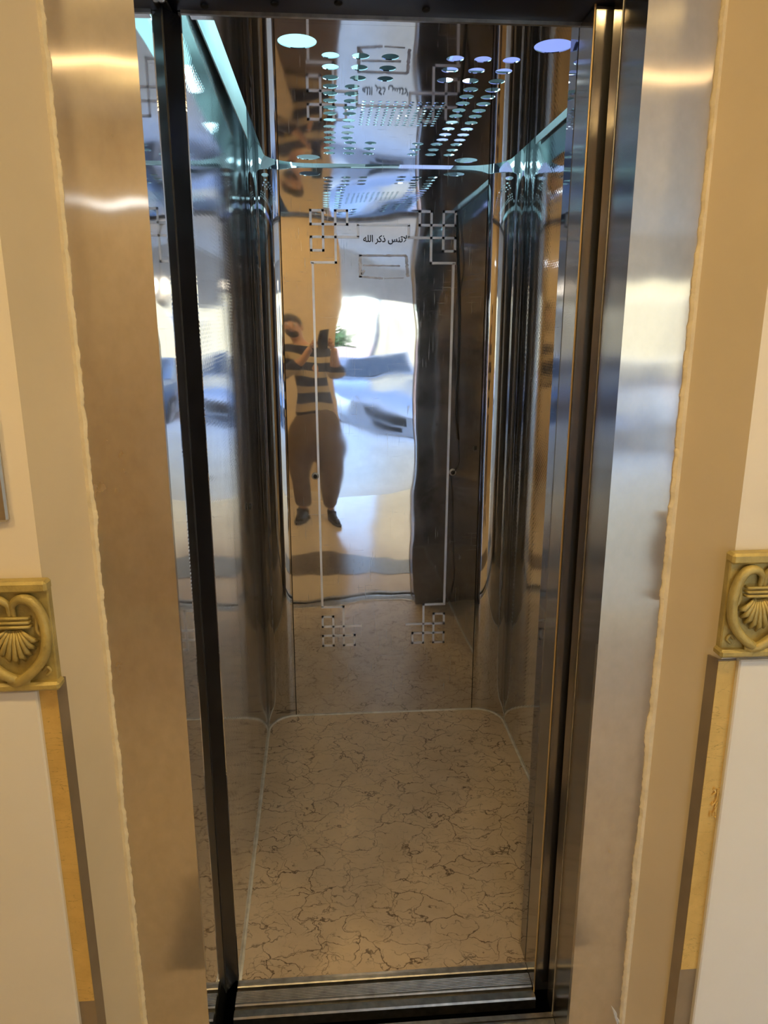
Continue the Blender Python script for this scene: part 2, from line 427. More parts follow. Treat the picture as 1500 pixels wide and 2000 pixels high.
# lettering: the phrase in shaped Arabic letter forms, laid right to left
c = bpy.data.curves.new('lettering', 'FONT')
c.body = '\uFEEA\uFEE0\uFEDF\u0627 \uFEAE\uFEDB\uFEAB \uFEB2\uFEE8\uFE97\uFEFB'
c.size = 1; c.extrude = .004; c.offset = .012
to = bpy.data.objects.new('lettering', c); COL.objects.link(to)
dg = bpy.context.evaluated_depsgraph_get(); me = bpy.data.meshes.new_from_object(to.evaluated_get(dg))
bpy.data.objects.remove(to); me.name = 'lettering'; me.materials.clear()
xs = [v.co.x for v in me.vertices]; x0, x1 = min(xs), max(xs)
k = (.287-.131)/(x1-x0)
for v in me.vertices:
    x, y, z = v.co; v.co = (.131 + (x-x0)*k, yE - z*.06, 1.845 + y*k*1.12)
lo = link('lettering', me, M['ink'], back); lo['label'] = 'black Arabic lettering on the rear panel'

# residue of a peeled-off sticker: a rubbed rectangle outline
bm = B()
def smear(p0, p1, wd, seed):
    p0, p1 = Vector(p0), Vector(p1); n = 22; d = (p1-p0); nn = Vector((-d.y, d.x)).normalized()
    A = []
    for i in range(n+1):
        p = p0.lerp(p1, i/n)
        a = wd*(.55+.45*mnoise.noise(Vector((seed, i*.55, 0)))); b = wd*(.55+.45*mnoise.noise(Vector((seed, i*.6, 5))))
        A.append((p+nn*a, p-nn*b))
    for (a, b), (c_, d_) in zip(A[:-1], A[1:]):
        vs_ = [bm.verts.new((q.x, yE+.0008, q.y)) for q in (a, c_, d_, b)]; bm.faces.new(vs_)
        vs_ = [bm.verts.new((q.x, yE+.0012, q.y)) for q in (a, c_, d_, b)]; bm.faces.new(vs_[::-1])
smear((.116, 1.799), (.285, 1.800), .006, 1); smear((.120, 1.803), (.120, 1.725), .010, 2)
smear((.284, 1.800), (.290, 1.728), .009, 3); smear((.116, 1.728), (.200, 1.722), .006, 4); smear((.206, 1.722), (.275, 1.724), .003, 7)
smear((.130, 1.766), (.262, 1.765), .0045, 5); smear((.135, 1.750), (.125, 1.735), .008, 6)
obj('glue_residue', bm, M['glue'], back)['label'] = 'grey glue outline left by a peeled sticker'
# bolts where a handrail was taken off
for bx, bz in ((-.057, 1.006), (.469, 1.013)):
    bm = B(); lathe(bm, [(.013, -.002), (.0135, -.005), (.011, -.007), (.0085, -.007), (.008, -.003)], (bx, YB, bz), 'y', 20)
    b_ = obj('mounting_bolt', bm, M['alu'], back, smooth='auto')
    bm = B(); lathe(bm, [(.0078, -.004), (.0076, -.009), (.004, -.010), (.003, -.008)], (bx, YB, bz-.001), 'y', 14)
    obj('bolt_core', bm, M['rubber'], back, smooth='auto')
for (px, py, pz, nx) in ((-.2535, .93, 1.01, 1), (.684, .80, 1.0, -1)):
    bm = B(); lathe(bm, [(.011, 0), (.011, nx*.006), (.006, nx*.008)], (px, py, pz), 'x', 14)
    obj('mounting_bolt', bm, M['rubber'], car, smooth='auto')

# perforated ceiling
def ccw(pts): return pts
cu = bpy.data.curves.new('ceiling_panel', 'CURVE'); cu.dimensions = '2D'; cu.fill_mode = 'BOTH'; cu.extrude = .0009
def poly(pts):
    s = cu.splines.new('POLY'); s.points.add(len(pts)-1); s.use_cyclic_u = True
    for p, q in zip(s.points, pts): p.co = (q[0], q[1], 0, 1)
out = [(.615, .2152), (.615, 1.25)]
for kk in range(1, 12): t = PI/2*kk/12; out.append((.475+.14*math.cos(t), 1.25+.135*math.sin(t)))
out += [(.475, 1.385), (-.055, 1.385)]
for kk in range(1, 12): t = PI/2*kk/12; out.append((-.055-.14*math.sin(t), 1.25+.135*math.cos(t)))
out += [(-.195, 1.25), (-.195, .2152)]
poly(out)
def circ(x, y, r, n=24): poly([(x+r*math.cos(2*PI*i/n), y+r*math.sin(2*PI*i/n)) for i in range(n)])
for x, y in ((-.049, .304), (.456, .291), (-.053, 1.296), (.469, 1.304)): circ(x, y, .038, 32)
for side in (0, 1):
    three = [.016, .078, .139] if side == 0 else [.274, .332, .392]
    two = [.016, .067] if side == 0 else [.342, .394]
    sk = 0 if side == 0 else .008
    for y in (.374, .442, .510): [circ(x, y, .0182) for x in three]
    for y in (.570, .624, .680, .738, .790, .852, .918, .980, 1.040): [circ(x + sk*(y-.4)/.7, y, .0175) for x in two]
    for y in (1.094, 1.166, 1.232): [circ(x+sk, y, .0180) for x in three]
for i in range(11):
    for j in range(10): circ(.100 + i*.0198, .679 + j*.0235, .0062, 8)
co = bpy.data.objects.new('tmp', cu); COL.objects.link(co)
dg = bpy.context.evaluated_depsgraph_get(); me = bpy.data.meshes.new_from_object(co.evaluated_get(dg))
bpy.data.objects.remove(co); me.name = 'ceiling_panel'; me.materials.clear()
me.transform(Matrix.Translation((0, 0, 2.0915)))
for p in me.polygons: p.use_smooth = False
link('ceiling_panel', me, M['ceil_steel'], car)['label'] = 'polished ceiling panel pierced with round holes'
boxo('ceiling_strip', (-.235, .675, .169, .2145, 2.0905, 2.0925), M['ceil_steel'], car)['label'] = 'narrow polished strip at the front of the ceiling'

# lamps above the ceiling panel
for dims, m in (((-.20, .080, .235, .600, 2.135, 2.150), glow('cool_white_lamp', (.50, .92, 1.0), 1.35*COVE)),
                ((.290, .560, .235, .585, 2.135, 2.150), glow('blue_white_lamp', (.42, .52, 1.0), .75*COVE)),
                ((.280, .480, 1.110, 1.275, 2.135, 2.150), glow('blue_white_lamp', (.48, .62, 1.0), 1.2*COVE)),
                ((-.12, .150, 1.130, 1.270, 2.150, 2.165), glow('dim_lamp', (.6, .85, .9), .35*COVE))):
    boxo('lamp_panel', dims, m, car)
bm = B(); tube(bm, [(.30, .69, 2.150), (.36, .69, 2.150)], .014, 10); obj('lamp_bulb', bm, glow('bulb', (.85, .97, 1), 9*COVE), car, smooth=True)
bm = B(); tube(bm, [(.10, 1.085, 2.15), (.40, 1.085, 2.15)], .009, 8); obj('lamp_tube', bm, glow('tube', (.75, .95, 1), .5*COVE), car, smooth=True)
for x_, s_ in ((-.13, 17), (.55, 9)):  # extra hidden tubes, added to brighten the cove gaps
    bm = B(); tube(bm, [(x_, .26, 2.26), (x_, 1.22, 2.26)], .011, 8); obj('cove_fill_tube', bm, glow('cool_cove_fill', (.52, .92, 1.0), s_*COVE), car, smooth=True)
boxo('cove_reflector', (-.2405, -.2375, .20, 1.20, 2.12, 2.35), plain('cove_reflector_paint', (.62, .66, .64), .5), car)  # pale reflectors added beside the gaps to catch the tube light
boxo('cove_reflector', (.674, .677, .20, 1.20, 2.12, 2.35), plain('cove_reflector_paint', (.62, .66, .66), .5), car)
bm = B(); box(bm, .085, .30, .66, .91, 2.13, 2.20); obj('fan_housing', bm, M['alu'], car)
bm = B(); tube(bm, [(.41, .36, 2.12), (.37, .55, 2.12)], .004, 6); obj('lamp_wire', bm, M['cablem'], car, smooth=True)

# front of the car: header with bolts, right post and return wall
hd = boxo('header', (XL0-.02, XR+.02, .066, .166, 2.086, ZT), M['navy'], car, bevel=.002); hd['label'] = 'dark blue header with small bolts'
boxo('header_lip', (XL0, .50, .160, .1675, 2.080, 2.090), M['alu'], car)
for x, y in ((-.225, .105), (-.08, .120), (.180, .125), (.028, .110), (-.20, .14)):
    bm = B(); lathe(bm, [(.007, 2.087), (.007, 2.083), (.004, 2.081)], (x, y, 0), 'z', 10); obj('header_bolt', bm, M['black'], car, smooth='auto')
boxo('door_post', (.467, .512, .086, .1665, 0.0, 2.086), M['post'], car, bevel=.0025)['label'] = 'brushed steel post on the right of the car doorway'
boxo('return_panel', (.4675, XR-.002, .170, .218, 0.0, 2.33), M['shaded_steel'], car, bevel=.002)
bm = B(); tube(bm, [(.4665, .0845, .0), (.4665, .0845, 2.086)], .0022, 6); obj('post_edge', bm, plain('pale_brass_edge', (.62, .47, .26), .35, .9), car)
for z in (1.99, 1.955, 1.935): pass
# car sill: grooved aluminium
prof = [(.066, -.03), (.066, -.004), (.069, 0.0), (.086, .0005), (.089, -.002), (.0895, -.012), (.097, -.012), (.0975, -.001), (.100, .002)]
for g in range(8):
    y = .103 + g*.0043; prof += [(y, .002), (y+.0016, .002), (y+.0020, .0008), (y+.0034, .0008)]
prof += [(.1385, -.012), (.145, -.012), (.1455, .0015), (.148, .0035), (.158, .003), (.1665, .0015), (.1665, -.03)]
obj('sill', prism(B(), prof, 'x', -.247, .466), M['alu'], car)['label'] = 'grooved aluminium sill of the car'

# cable hanging on the rear panel
bm = B()
pts = [(.463, YB-.008, 1.935), (.466, YB-.009, 1.87), (.474, YB-.010, 1.75), (.481, YB-.010, 1.60), (.482, YB-.010, 1.45), (.478, YB-.009, 1.32), (.479, YB-.009, 1.22), (.488, YB-.009, 1.14)]
tube(bm, pts, .0042, 8)
cab = obj('cable', bm, M['cablem'], None, smooth=True); tag(cab, 'thick black cable hanging down the right side of the rear mirror panel', 'cable')
bm = B(); tube(bm, [(.488, YB-.009, 1.145), (.491, YB-.008, 1.10), (.494, YB-.007, 1.06), (.486, YB-.008, 1.03), (.471, YB-.011, 1.012)], .0014, 6)
o = obj('wire', bm, M['cablem'], cab, smooth=True)

# ------------------------------------------------------------------ landing door frame
df = thing('door_frame', 'brushed steel frame of the elevator doorway with scuffed jambs', 'door frame', (.118, .03, 0))
YJ = -.08
def jamb(x0, x1, sgn, seed, label):
    """brushed front sheet of a jamb, slightly buckled"""
    f = lambda u, v: (x0+(x1-x0)*u, YJ + .0005*mnoise.noise(Vector((seed+u*1.2, 3, v*9))) + .0002*mnoise.noise(Vector((seed+u*3, 9, v*24))), 2.30*v)
    o = sheet('jamb', f, 10, 110, (0, 1, 0), .012, M['jamb'], df); o['label'] = label
    return o
jamb(LXC, -.2703, 1, 1.3, 'left jamb of brushed steel with a dull smudge')
jamb(.4925, RXC, -1, 7.7, 'right jamb of brushed steel')
def ret(x, y0, y1, td, seed, m):
    f = lambda u, v: (x + .0002*mnoise.noise(Vector((seed, u*2, v*8))), y0+(y1-y0)*u, 2.30*v)
    return sheet('jamb_return', f, 8, 60, td, .012, m, df)
ret(-.2703, YJ+.0005, .122, (-1, 0, 0), 2.2, M['frame_steel'])
ret(.4925, YJ+.0005, .019, (1, 0, 0), 5.5, M['post'])
ret(.4925, .0225, .064, (1, 0, 0), 8.5, M['post'])
boxo('core', (LXC, -.284, YJ+.014, .095, 0, 2.30), M['black'], df); boxo('core', (.506, RXC, YJ+.014, .066, 0, 2.30), M['black'], df)
bm = B(); tube(bm, [(.4921, .0215, 0), (.4921, .0215, 2.1)], .0016, 6); obj('step_edge', bm, M['alu'], df)
boxo('lintel', (LXC, RXC, YJ, .060, 2.14, 2.33), M['jamb'], df)
lp = [(-.002, -.05), (-.002, .0), (.006, .0025), (.010, .0025), (.0105, -.004), (.0135, -.004), (.014, .0025), (.027, .0015), (.030, -.002), (.030, -.05)]
obj('landing_sill', prism(B(), lp, 'x', -.2700, .4915), M['alu'], df)['label'] = 'aluminium sill of the landing'
# stain of silver paint low on the right jamb
bm = B()
for i in range(7):
    a = Vector((.585 + .0022*i + random.uniform(-.003, .003), YJ-.0008, .135 - .006*i + random.uniform(-.004, .004)))
    tube(bm, [a, a + Vector((.006, 0, -.012)), a + Vector((.009, 0, -.026))], [.0006, .0022, .0005], 5)
obj('paint_smear', bm, M['white_lac'], df)['label'] = 'pale paint smear low on the right jamb'

# parked sliding leaf at the left of the doorway
sl = thing('sliding_door', 'dark edge of the parked sliding door leaf at the left of the car doorway', 'door', (-.27, .145, 0))
obj('leaf', prism(B(), [(-.2690, .128), (-.2470, .165), (-.330, .165), (-.330, .128)], 'z', .012, 2.078), M['blackgloss'], sl)
boxo('edge_seal', (-.2800, -.2690, .1235, .1275, .012, 2.078), M['rubber'], sl)
boxo('hanger', (-.300, -.258, .112, .160, 2.079, 2.0855), M['black'], sl, bevel=.002)
for x in (-.288, -.266):
    bm = B(); lathe(bm, [(.006, .110), (.006, .106), (.003, .104)], (x, 0, 2.0815), 'y', 10); obj('hanger_bolt', bm, M['alu'], sl, smooth='auto')

# ------------------------------------------------------------------ wall dressing
def ornament(cx, yf, cz, hw, hh, label):
    t = thing('wall_ornament', label, 'ornament', (cx, yf, cz), 'carved corner ornaments')
    g = M['goldo']
    P = lambda u, v, d: (cx + u*hw, yf - d, cz + v*hh)
    boxo('block', (cx-hw*.97, cx+hw*.97, yf-.016, yf, cz-hh*.92, cz+hh*.92), g, t, bevel=.002)
    boxo('top_moulding', (cx-hw, cx+hw, yf-.026, yf, cz+hh*.80, cz+hh), g, t, bevel=.004)
    boxo('bottom_moulding', (cx-hw*1.05, cx+hw*1.05, yf-.028, yf, cz-hh, cz-hh*.84), g, t, bevel=.004)
    def spline(pts, n=6):
        pts = [Vector(p) for p in pts]; o = []
        for i in range(len(pts)-1):
            p0, p1, p2, p3 = pts[max(i-1, 0)], pts[i], pts[i+1], pts[min(i+2, len(pts)-1)]
            for k in range(n):
                s = k/n; o.append(.5*((2*p1)+(p2-p0)*s+(2*p0-5*p1+4*p2-p3)*s*s+(3*p1-p0-3*p2+p3)*s**3))
        return o + [pts[-1]]
    for s in (-1, 1):
        bm = B()
        pts = spline([P(s*u, v, d) for u, v, d in ((.06, .36, .020), (.06, .58, .022), (.28, .70, .024), (.58, .66, .025), (.80, .42, .026), (.88, .08, .027), (.80, -.26, .027), (.58, -.50, .028), (.28, -.68, .028), (0, -.80, .026 if s > 0 else .022), (-.25, -.84, .018))])
        n = len(pts); tube(bm, pts, [hw*(.06 + .085*min(1, 4*i/n)) for i in range(n)], 8)
        obj('ribbon', bm, g, t, smooth=True)
        bm = B()
        pts = spline([P(s*u, v, d) for u, v, d in ((.66, .38, .02), (.62, .14, .021), (.72, .02, .021), (.80, .14, .02), (.74, .22, .02))])
        tube(bm, pts, [hw*.06]*len(pts), 7); obj('scroll', bm, g, t, smooth=True)
        bm = B()
        pts = spline([P(s*u, v, d) for u, v, d in ((.62, -.66, .018), (.74, -.58, .019), (.82, -.66, .018), (.70, -.74, .018))])
        tube(bm, pts, [hw*.045]*len(pts), 6); obj('leaf_tip', bm, g, t, smooth=True)
    for v in (.20, .28, .36):
        bm = B(); tube(bm, [P(-.46, v, .018), P(-.44, v, .026), P(.44, v, .026), P(.46, v, .018)], hw*.045, 7); obj('knot_band', bm, g, t, smooth=True)
    for k in range(-4, 5):
        a = k*.27; d = Vector((math.sin(a), -math.cos(a)))
        ln = .66 - .035*abs(k)
        pts = [P(d.x*r_*1.05 + .03*k, .16 + d.y*r_, dd) for r_, dd in ((.05, .020), (ln*.4, .025), (ln*.8, .027), (ln, .020))]
        bm = B(); tube(bm, pts, [hw*.03, hw*.055, hw*.085, hw*.04], 7); obj('petal', bm, g, t, smooth=True)
    return t
ornament(-.4900, LY-.0005, 1.088, .0575, .090, 'ochre gilded carved square ornament at the left wall corner')
ornament(.7040, RY-.0005, 1.105, .0575, .091, 'pale gold carved square ornament at the right wall corner')

def dado(x0, x1, yf, top, label, group=None):
    t = thing('dado_panel', label, 'wall panel', ((x0+x1)/2, yf, 0))
    boxo('board', (x0, x1, yf-.014, yf, .06, top), M['dado'], t, bevel=.0025)
    boxo('plinth', (x0, x1, yf-.012, yf, 0, .058), M['dado'], t, bevel=.002)
    return t
dado(-1.6, -.4710, LY-.0006, .993, 'cream glossy dado panel below the left ornament')
dado(.6875, 2.2, RY-.0006, 1.003, 'white glossy dado panel below the right ornament')
def corner_trim(xc, yf, s, zb, label):
    """bronze angle round the wall corner with gold film on its front"""
    t = thing('corner_trim', label, 'trim', (xc, yf, 0))
    bm = B()
    pts = [(xc - s*.030, yf), (xc - s*.030, yf-.003), (xc + s*.004, yf-.003), (xc + s*.004 + s*.007, yf+.019), (xc + s*.007, yf+.019), (xc, yf)]
    prism(bm, pts, 'z', 0, 1.000); obj('angle', bm, M['bronze'], t)
    boxo('gold_strip', (min(xc - s*.0285, xc + s*.0035), max(xc - s*.0285, xc + s*.0035), yf-.0045, yf-.0032, zb, .998), M['gold'], t)['label'] = 'yellow gold strip'
    return t
corner_trim(LXO, LY-.0005, 1, .370, 'gold and bronze corner trim under the left ornament')
ct = corner_trim(RXO-.004, RY-.0005, -1, .352, 'gold and bronze corner trim under the right ornament')
bm = B()
for i in range(14):
    z = .719 + random.uniform(-.03, .03); x = .682 + random.uniform(-.006, .003)
    a = Vector((x, RY-.006, z)); tube(bm, [a, a+Vector((random.uniform(-.004, .003), -.002, random.uniform(-.009, .009))), a+Vector((random.uniform(-.005, .005), -.001, random.uniform(-.014, .014)))], .0013, 5)
obj('chipped_flakes', bm, M['gold'], ct)['label'] = 'torn gold flakes on the edge'

cp = thing('call_panel', 'brushed steel call panel on the wall at the left edge', 'call panel', (-.565, LY, 1.42))
boxo('plate', (-.650, -.4815, LY-.011, LY-.0003, 1.269, 1.626), M['plate'], cp, bevel=.003)
for z in (1.40, 1.48):
    bm = B(); lathe(bm, [(.016, LY-.011), (.016, LY-.015), (.012, LY-.0165)], (-.565, 0, z), 'y', 20); obj('call_button', bm, M['alu'], cp, smooth='auto')

# ------------------------------------------------------------------ lobby lamps
warm = (1.0, .70, .285)
def downlight(x, y, label, s=1.0):
    t = thing('ceiling_lamp', label, 'lamp', (x, y, ZC), 'round downlights in the lobby ceiling')
    bm = B(); lathe(bm, [(.085, ZC), (.085, ZC-.008), (.070, ZC-.012), (.066, ZC-.004), (.066, ZC-.001)], (x, y, 0), 'z', 24)
    obj('ring', bm, M['white_lac'], t, smooth='auto')
    bm = B(); lathe(bm, [(.064, ZC-.006), (.064, ZC-.010)], (x, y, 0), 'z', 24); obj('diffuser', bm, glow('warm_diffuser', warm, 62*LAMP*s), t)
downlight(-1.0, -1.05, 'warm round downlight over the left of the lobby')
downlight(.15, -1.0, 'warm round downlight nearest the lift doorway')
downlight(1.5, -1.05, 'warm round downlight over the right of the lobby', 1.35)
downlight(-.45, -2.15, 'warm round downlight beside the tan wall', .35)
ls = thing('led_strip', 'warm linear LED strip across the lobby ceiling', 'lamp', (0, -1.9, ZC))
boxo('channel', (-1.6, 1.6, -1.915, -1.885, ZC-.012, ZC), M['white_lac'], ls)
boxo('diffuser', (-1.595, 1.595, -1.910, -1.890, ZC-.018, ZC-.0121), glow('warm_strip', (1, .68, .34), 4*LAMP), ls)
tl = thing('tube_lamp', 'white tube lamp high on the tan wall', 'lamp', (-.92, -2.6, 2.12))
boxo('housing', (-1.12, -.74, -2.60, -2.57, 2.10, 2.14), M['white_lac'], tl, bevel=.004)
bm = B(); tube(bm, [(-1.10, -2.555, 2.12), (-.76, -2.555, 2.12)], .014, 10); obj('tube', bm, glow('white_tube', (.9, .95, 1), 2), tl, smooth=True)

ch = thing('chandelier', 'small hanging lantern with three white globes under the entrance ceiling', 'lamp', (1.05, -3.5, ZC))
bm = B(); lathe(bm, [(.05, ZC), (.05, ZC-.02), (.012, ZC-.035)], (1.05, -3.5, 0), 'z', 16); obj('canopy', bm, M['bronze'], ch, smooth='auto')
bm = B(); tube(bm, [(1.05, -3.5, ZC-.03), (1.05, -3.5, 1.93)], .007, 8); obj('rod', bm, M['bronze'], ch, smooth=True)
for k in range(3):
    a = 2*PI*k/3 + .4; d = Vector((math.cos(a), math.sin(a), 0)); c0 = Vector((1.05, -3.5, 1.93))
    bm = B(); tube(bm, [c0, c0+d*.05+Vector((0, 0, -.05)), c0+d*.10+Vector((0, 0, -.04)), c0+d*.11], .006, 8); obj('arm', bm, M['bronze'], ch, smooth=True)
    bm = B(); ball(bm, c0+d*.11+Vector((0, 0, .04)), .045); obj('globe', bm, glow('globe_glass', (1, .88, .66), 5), ch, smooth=True)
bm = B(); lathe(bm, [(.01, 1.80), (.07, 1.83), (.085, 1.87), (.03, 1.90), (.012, 1.94)], (1.05, -3.5, 0), 'z', 18); obj('bowl', bm, M['white_lac'], ch, smooth='auto')

# ------------------------------------------------------------------ the person taking the picture (seen in the mirror panels)
def skin(name, verts, edges, m, parent, levels=2, root=0):
    me = bpy.data.meshes.new(name + '_sk'); me.from_pydata([v[0] for v in verts], edges, [])
    o = bpy.data.objects.new(name + '_sk', me); COL.objects.link(o)
    sm = o.modifiers.new('skin', 'SKIN'); sm.use_smooth_shade = True
    if not me.skin_vertices: me.skin_vertices.new()
    for i, v in enumerate(verts):
        sv = me.skin_vertices[0].data[i]; r = v[1]; sv.radius = (r, r) if isinstance(r, (int, float)) else r
        sv.use_root = (i == root)
    ss = o.modifiers.new('sub', 'SUBSURF'); ss.levels = levels; ss.render_levels = levels
    dg = bpy.context.evaluated_depsgraph_get(); nm = bpy.data.meshes.new_from_object(o.evaluated_get(dg))
    bpy.data.objects.remove(o); nm.name = name; nm.materials.clear()
    for p in nm.polygons: p.use_smooth = True
    return link(name, nm, m, parent)
per = thing('person', 'person in striped top and grey-brown trousers holding up a phone, mirrored in the lift', 'person', (-.09, -1.62, 0))
skinm = plain('skin', (.52, .30, .20), .5, var=.08, vscale=12)
def stripes():
    m, nt, p = mat('striped_cotton'); t = N(nt, 'TexCoord'); sx = N(nt, 'SeparateXYZ'); L(nt, t.outputs['Object'], sx.inputs[0])
    f = math_(nt, 'FRACT', math_(nt, 'MULTIPLY', sx.outputs[2], 1/.135))
    L(nt, ramp(nt, f, ((0, (.016, .020, .045)), (.56, (.016, .020, .045)), (.58, (.50, .40, .26)), (.97, (.50, .40, .26)), (.99, (.016, .02, .045)))), p.inputs['Base Color'])
    p.inputs['Roughness'].default_value = .85; return m
trou = plain('grey_brown_cloth', (.17, .13, .115), .9, var=.12, vscale=20)
V = [((-.10, -1.62, .95), .10), ((-.12, -1.63, 1.12), .105), ((-.15, -1.63, 1.30), (.14, .10)), ((-.18, -1.625, 1.42), .085), ((-.205, -1.61, 1.49), .050),
     ((-.225, -1.60, 1.555), .070), ((-.24, -1.592, 1.63), .084), ((-.245, -1.60, 1.68), .058),
     ((-.335, -1.63, 1.37), .058), ((-.405, -1.55, 1.14), .043), ((-.20, -1.43, 1.30), .032), ((-.10, -1.372, 1.425), .024),
     ((.005, -1.63, 1.39), .058), ((.095, -1.56, 1.16), .043), ((.085, -1.44, 1.31), .032), ((.075, -1.375, 1.425), .024),
     ((-.19, -1.62, .88), .085), ((-.215, -1.59, .50), .056), ((-.225, -1.63, .10), .036),
     ((-.005, -1.62, .88), .085), ((.015, -1.59, .50), .056), ((.035, -1.63, .10), .036)]
E_ = [(0, 1), (1, 2), (2, 3), (3, 4), (4, 5), (5, 6), (6, 7), (2, 8), (8, 9), (9, 10), (10, 11), (2, 12), (12, 13), (13, 14), (14, 15), (0, 16), (16, 17), (17, 18), (0, 19), (19, 20), (20, 21)]
skin('body', V, E_, skinm, per)
S = [((-.105, -1.62, .80), (.185, .14)), ((-.105, -1.62, .92), (.18, .135)), ((-.12, -1.63, 1.10), (.155, .122)), ((-.15, -1.63, 1.30), (.165, .118)), ((-.185, -1.625, 1.425), (.085, .08)),
     ((-.335, -1.63, 1.37), .074), ((-.405, -1.55, 1.14), .060), ((-.22, -1.44, 1.275), .046),
     ((.005, -1.63, 1.39), .074), ((.095, -1.56, 1.16), .060), ((.088, -1.45, 1.285), .046)]
skin('shirt', S, [(0, 1), (1, 2), (2, 3), (3, 4), (3, 5), (5, 6), (6, 7), (3, 8), (8, 9), (9, 10)], stripes(), per)['label'] = 'navy and cream striped top'
T = [((-.10, -1.62, .99), (.150, .115)), ((-.10, -1.62, .80), (.17, .13)), ((-.195, -1.61, .68), .125), ((-.215, -1.595, .48), .105), ((-.225, -1.63, .12), .075),
     ((-.005, -1.61, .68), .125), ((.020, -1.595, .48), .105), ((.035, -1.63, .12), .075)]
skin('trousers', T, [(0, 1), (1, 2), (2, 3), (3, 4), (1, 5), (5, 6), (6, 7)], trou, per)['label'] = 'baggy grey-brown trousers'
shoe = plain('black_shoe', (.012, .014, .02), .5)
for (x, dx) in ((-.225, -.03), (.035, .045)):
    sh = skin('shoe', [((x, -1.66, .055), .048), ((x+dx*.4, -1.58, .052), .046), ((x+dx, -1.47, .036), (.042, .034)), ((x+dx*1.3, -1.41, .030), (.032, .026)), ((x, -1.635, .10), .046)],
         [(0, 1), (1, 2), (2, 3), (0, 4)], shoe, per)
    bm = B()
    outl = [(x-.038, -1.69), (x+.038, -1.69), (x+.042+dx*.4, -1.58), (x+.045+dx, -1.46), (x+.02+dx*1.35, -1.385), (x-.02+dx*1.35, -1.385), (x-.045+dx, -1.46), (x-.042+dx*.4, -1.58)]
    obj('sole', prism(bm, outl, 'z', .001, .022), plain('shoe_sole', (.05, .05, .055), .7), sh, bevel=.003)
# head details
hc = Vector((-.24, -1.595, 1.615))
bm = B(); ball(bm, hc+Vector((0, -.014, .035)), .098, (.92, 1.02, .86)); 
for v in list(bm.verts):
    if v.co.y > hc.y+.045 and v.co.z < hc.z+.06: v.co.y -= .03
obj('hair', bm, plain('dark_hair', (.015, .011, .009), .6), per, smooth=True)
bm = B(); ball(bm, hc+Vector((0, .030, -.062)), .062, (.95, .75, .75)); obj('beard', bm, plain('dark_beard', (.025, .017, .013), .8), per, smooth=True)
bm = B(); tube(bm, [hc+Vector((0, .080, .018)), hc+Vector((0, .098, -.012)), hc+Vector((0, .090, -.026)), hc+Vector((0, .074, -.028))], [.006, .011, .013, .007], 8); obj('nose', bm, skinm, per, smooth=True)
bm = B(); tube(bm, [hc+Vector((-.022, .076, -.045)), hc+Vector((0, .084, -.046)), hc+Vector((.022, .076, -.045))], [.003, .006, .003], 8); obj('mouth', bm, plain('lips', (.36, .14, .11), .5), per, smooth=True)
for s in (-1, 1):
    bm = B(); ball(bm, hc+Vector((s*.030, .068, .015)), .012); e_ = obj('eye', bm, plain('eye_white', (.7, .68, .65), .2), per, smooth=True)
    bm = B(); ball(bm, hc+Vector((s*.030, .0765, .014)), .0055); obj('iris', bm, plain('iris', (.03, .018, .012), .15), e_, smooth=True)
    bm = B(); tube(bm, [hc+Vector((s*.014, .082, .036)), hc+Vector((s*.032, .080, .041)), hc+Vector((s*.048, .068, .034))], .004, 6); obj('eyebrow', bm, plain('brow', (.015, .011, .009), .7), per, smooth=True)
    bm = B(); ball(bm, hc+Vector((s*.084, -.004, .0)), .028, (.35, .62, 1)); obj('ear', bm, skinm, per, smooth=True)
# phone, held upright with both hands
R_ = cam.rotation_euler.to_matrix()
rr, uu, bb = R_.col[0], R_.col[1], R_.col[2]     # right, up, backwards
lens = Vector(cam.location)
pc = lens - uu*.055 - rr*.012 + bb*.012
ph = thing('phone', 'dark smartphone held up at chest height by the person', 'phone', tuple(pc))
def obox(bm, c, hx, hy, hz):
    m = Matrix((( rr.x, uu.x, bb.x), (rr.y, uu.y, bb.y), (rr.z, uu.z, bb.z)))
    g = bmesh.ops.create_cube(bm, size=1)
    for v in g['verts']: v.co = c + m @ Vector((v.co.x*2*hx, v.co.y*2*hy, v.co.z*2*hz))
    return bm
obj('case', obox(B(), pc, .0375, .079, .0040), plain('phone_case', (.02, .02, .024), .3), ph, bevel=.003, seg=2)
obj('screen', obox(B(), pc + bb*.0044, .0345, .075, .0003), plain('phone_glass', (.008, .008, .01), .06), ph)
for k in range(3):
    cpos = lens - uu*(.012+.02*k) - rr*.034 + bb*.0072
    bm = B(); obox(bm, cpos, .006, .006, .0010); obj('lens_ring', bm, plain('lens_glass', (.01, .012, .02), .05), ph, bevel=.001)
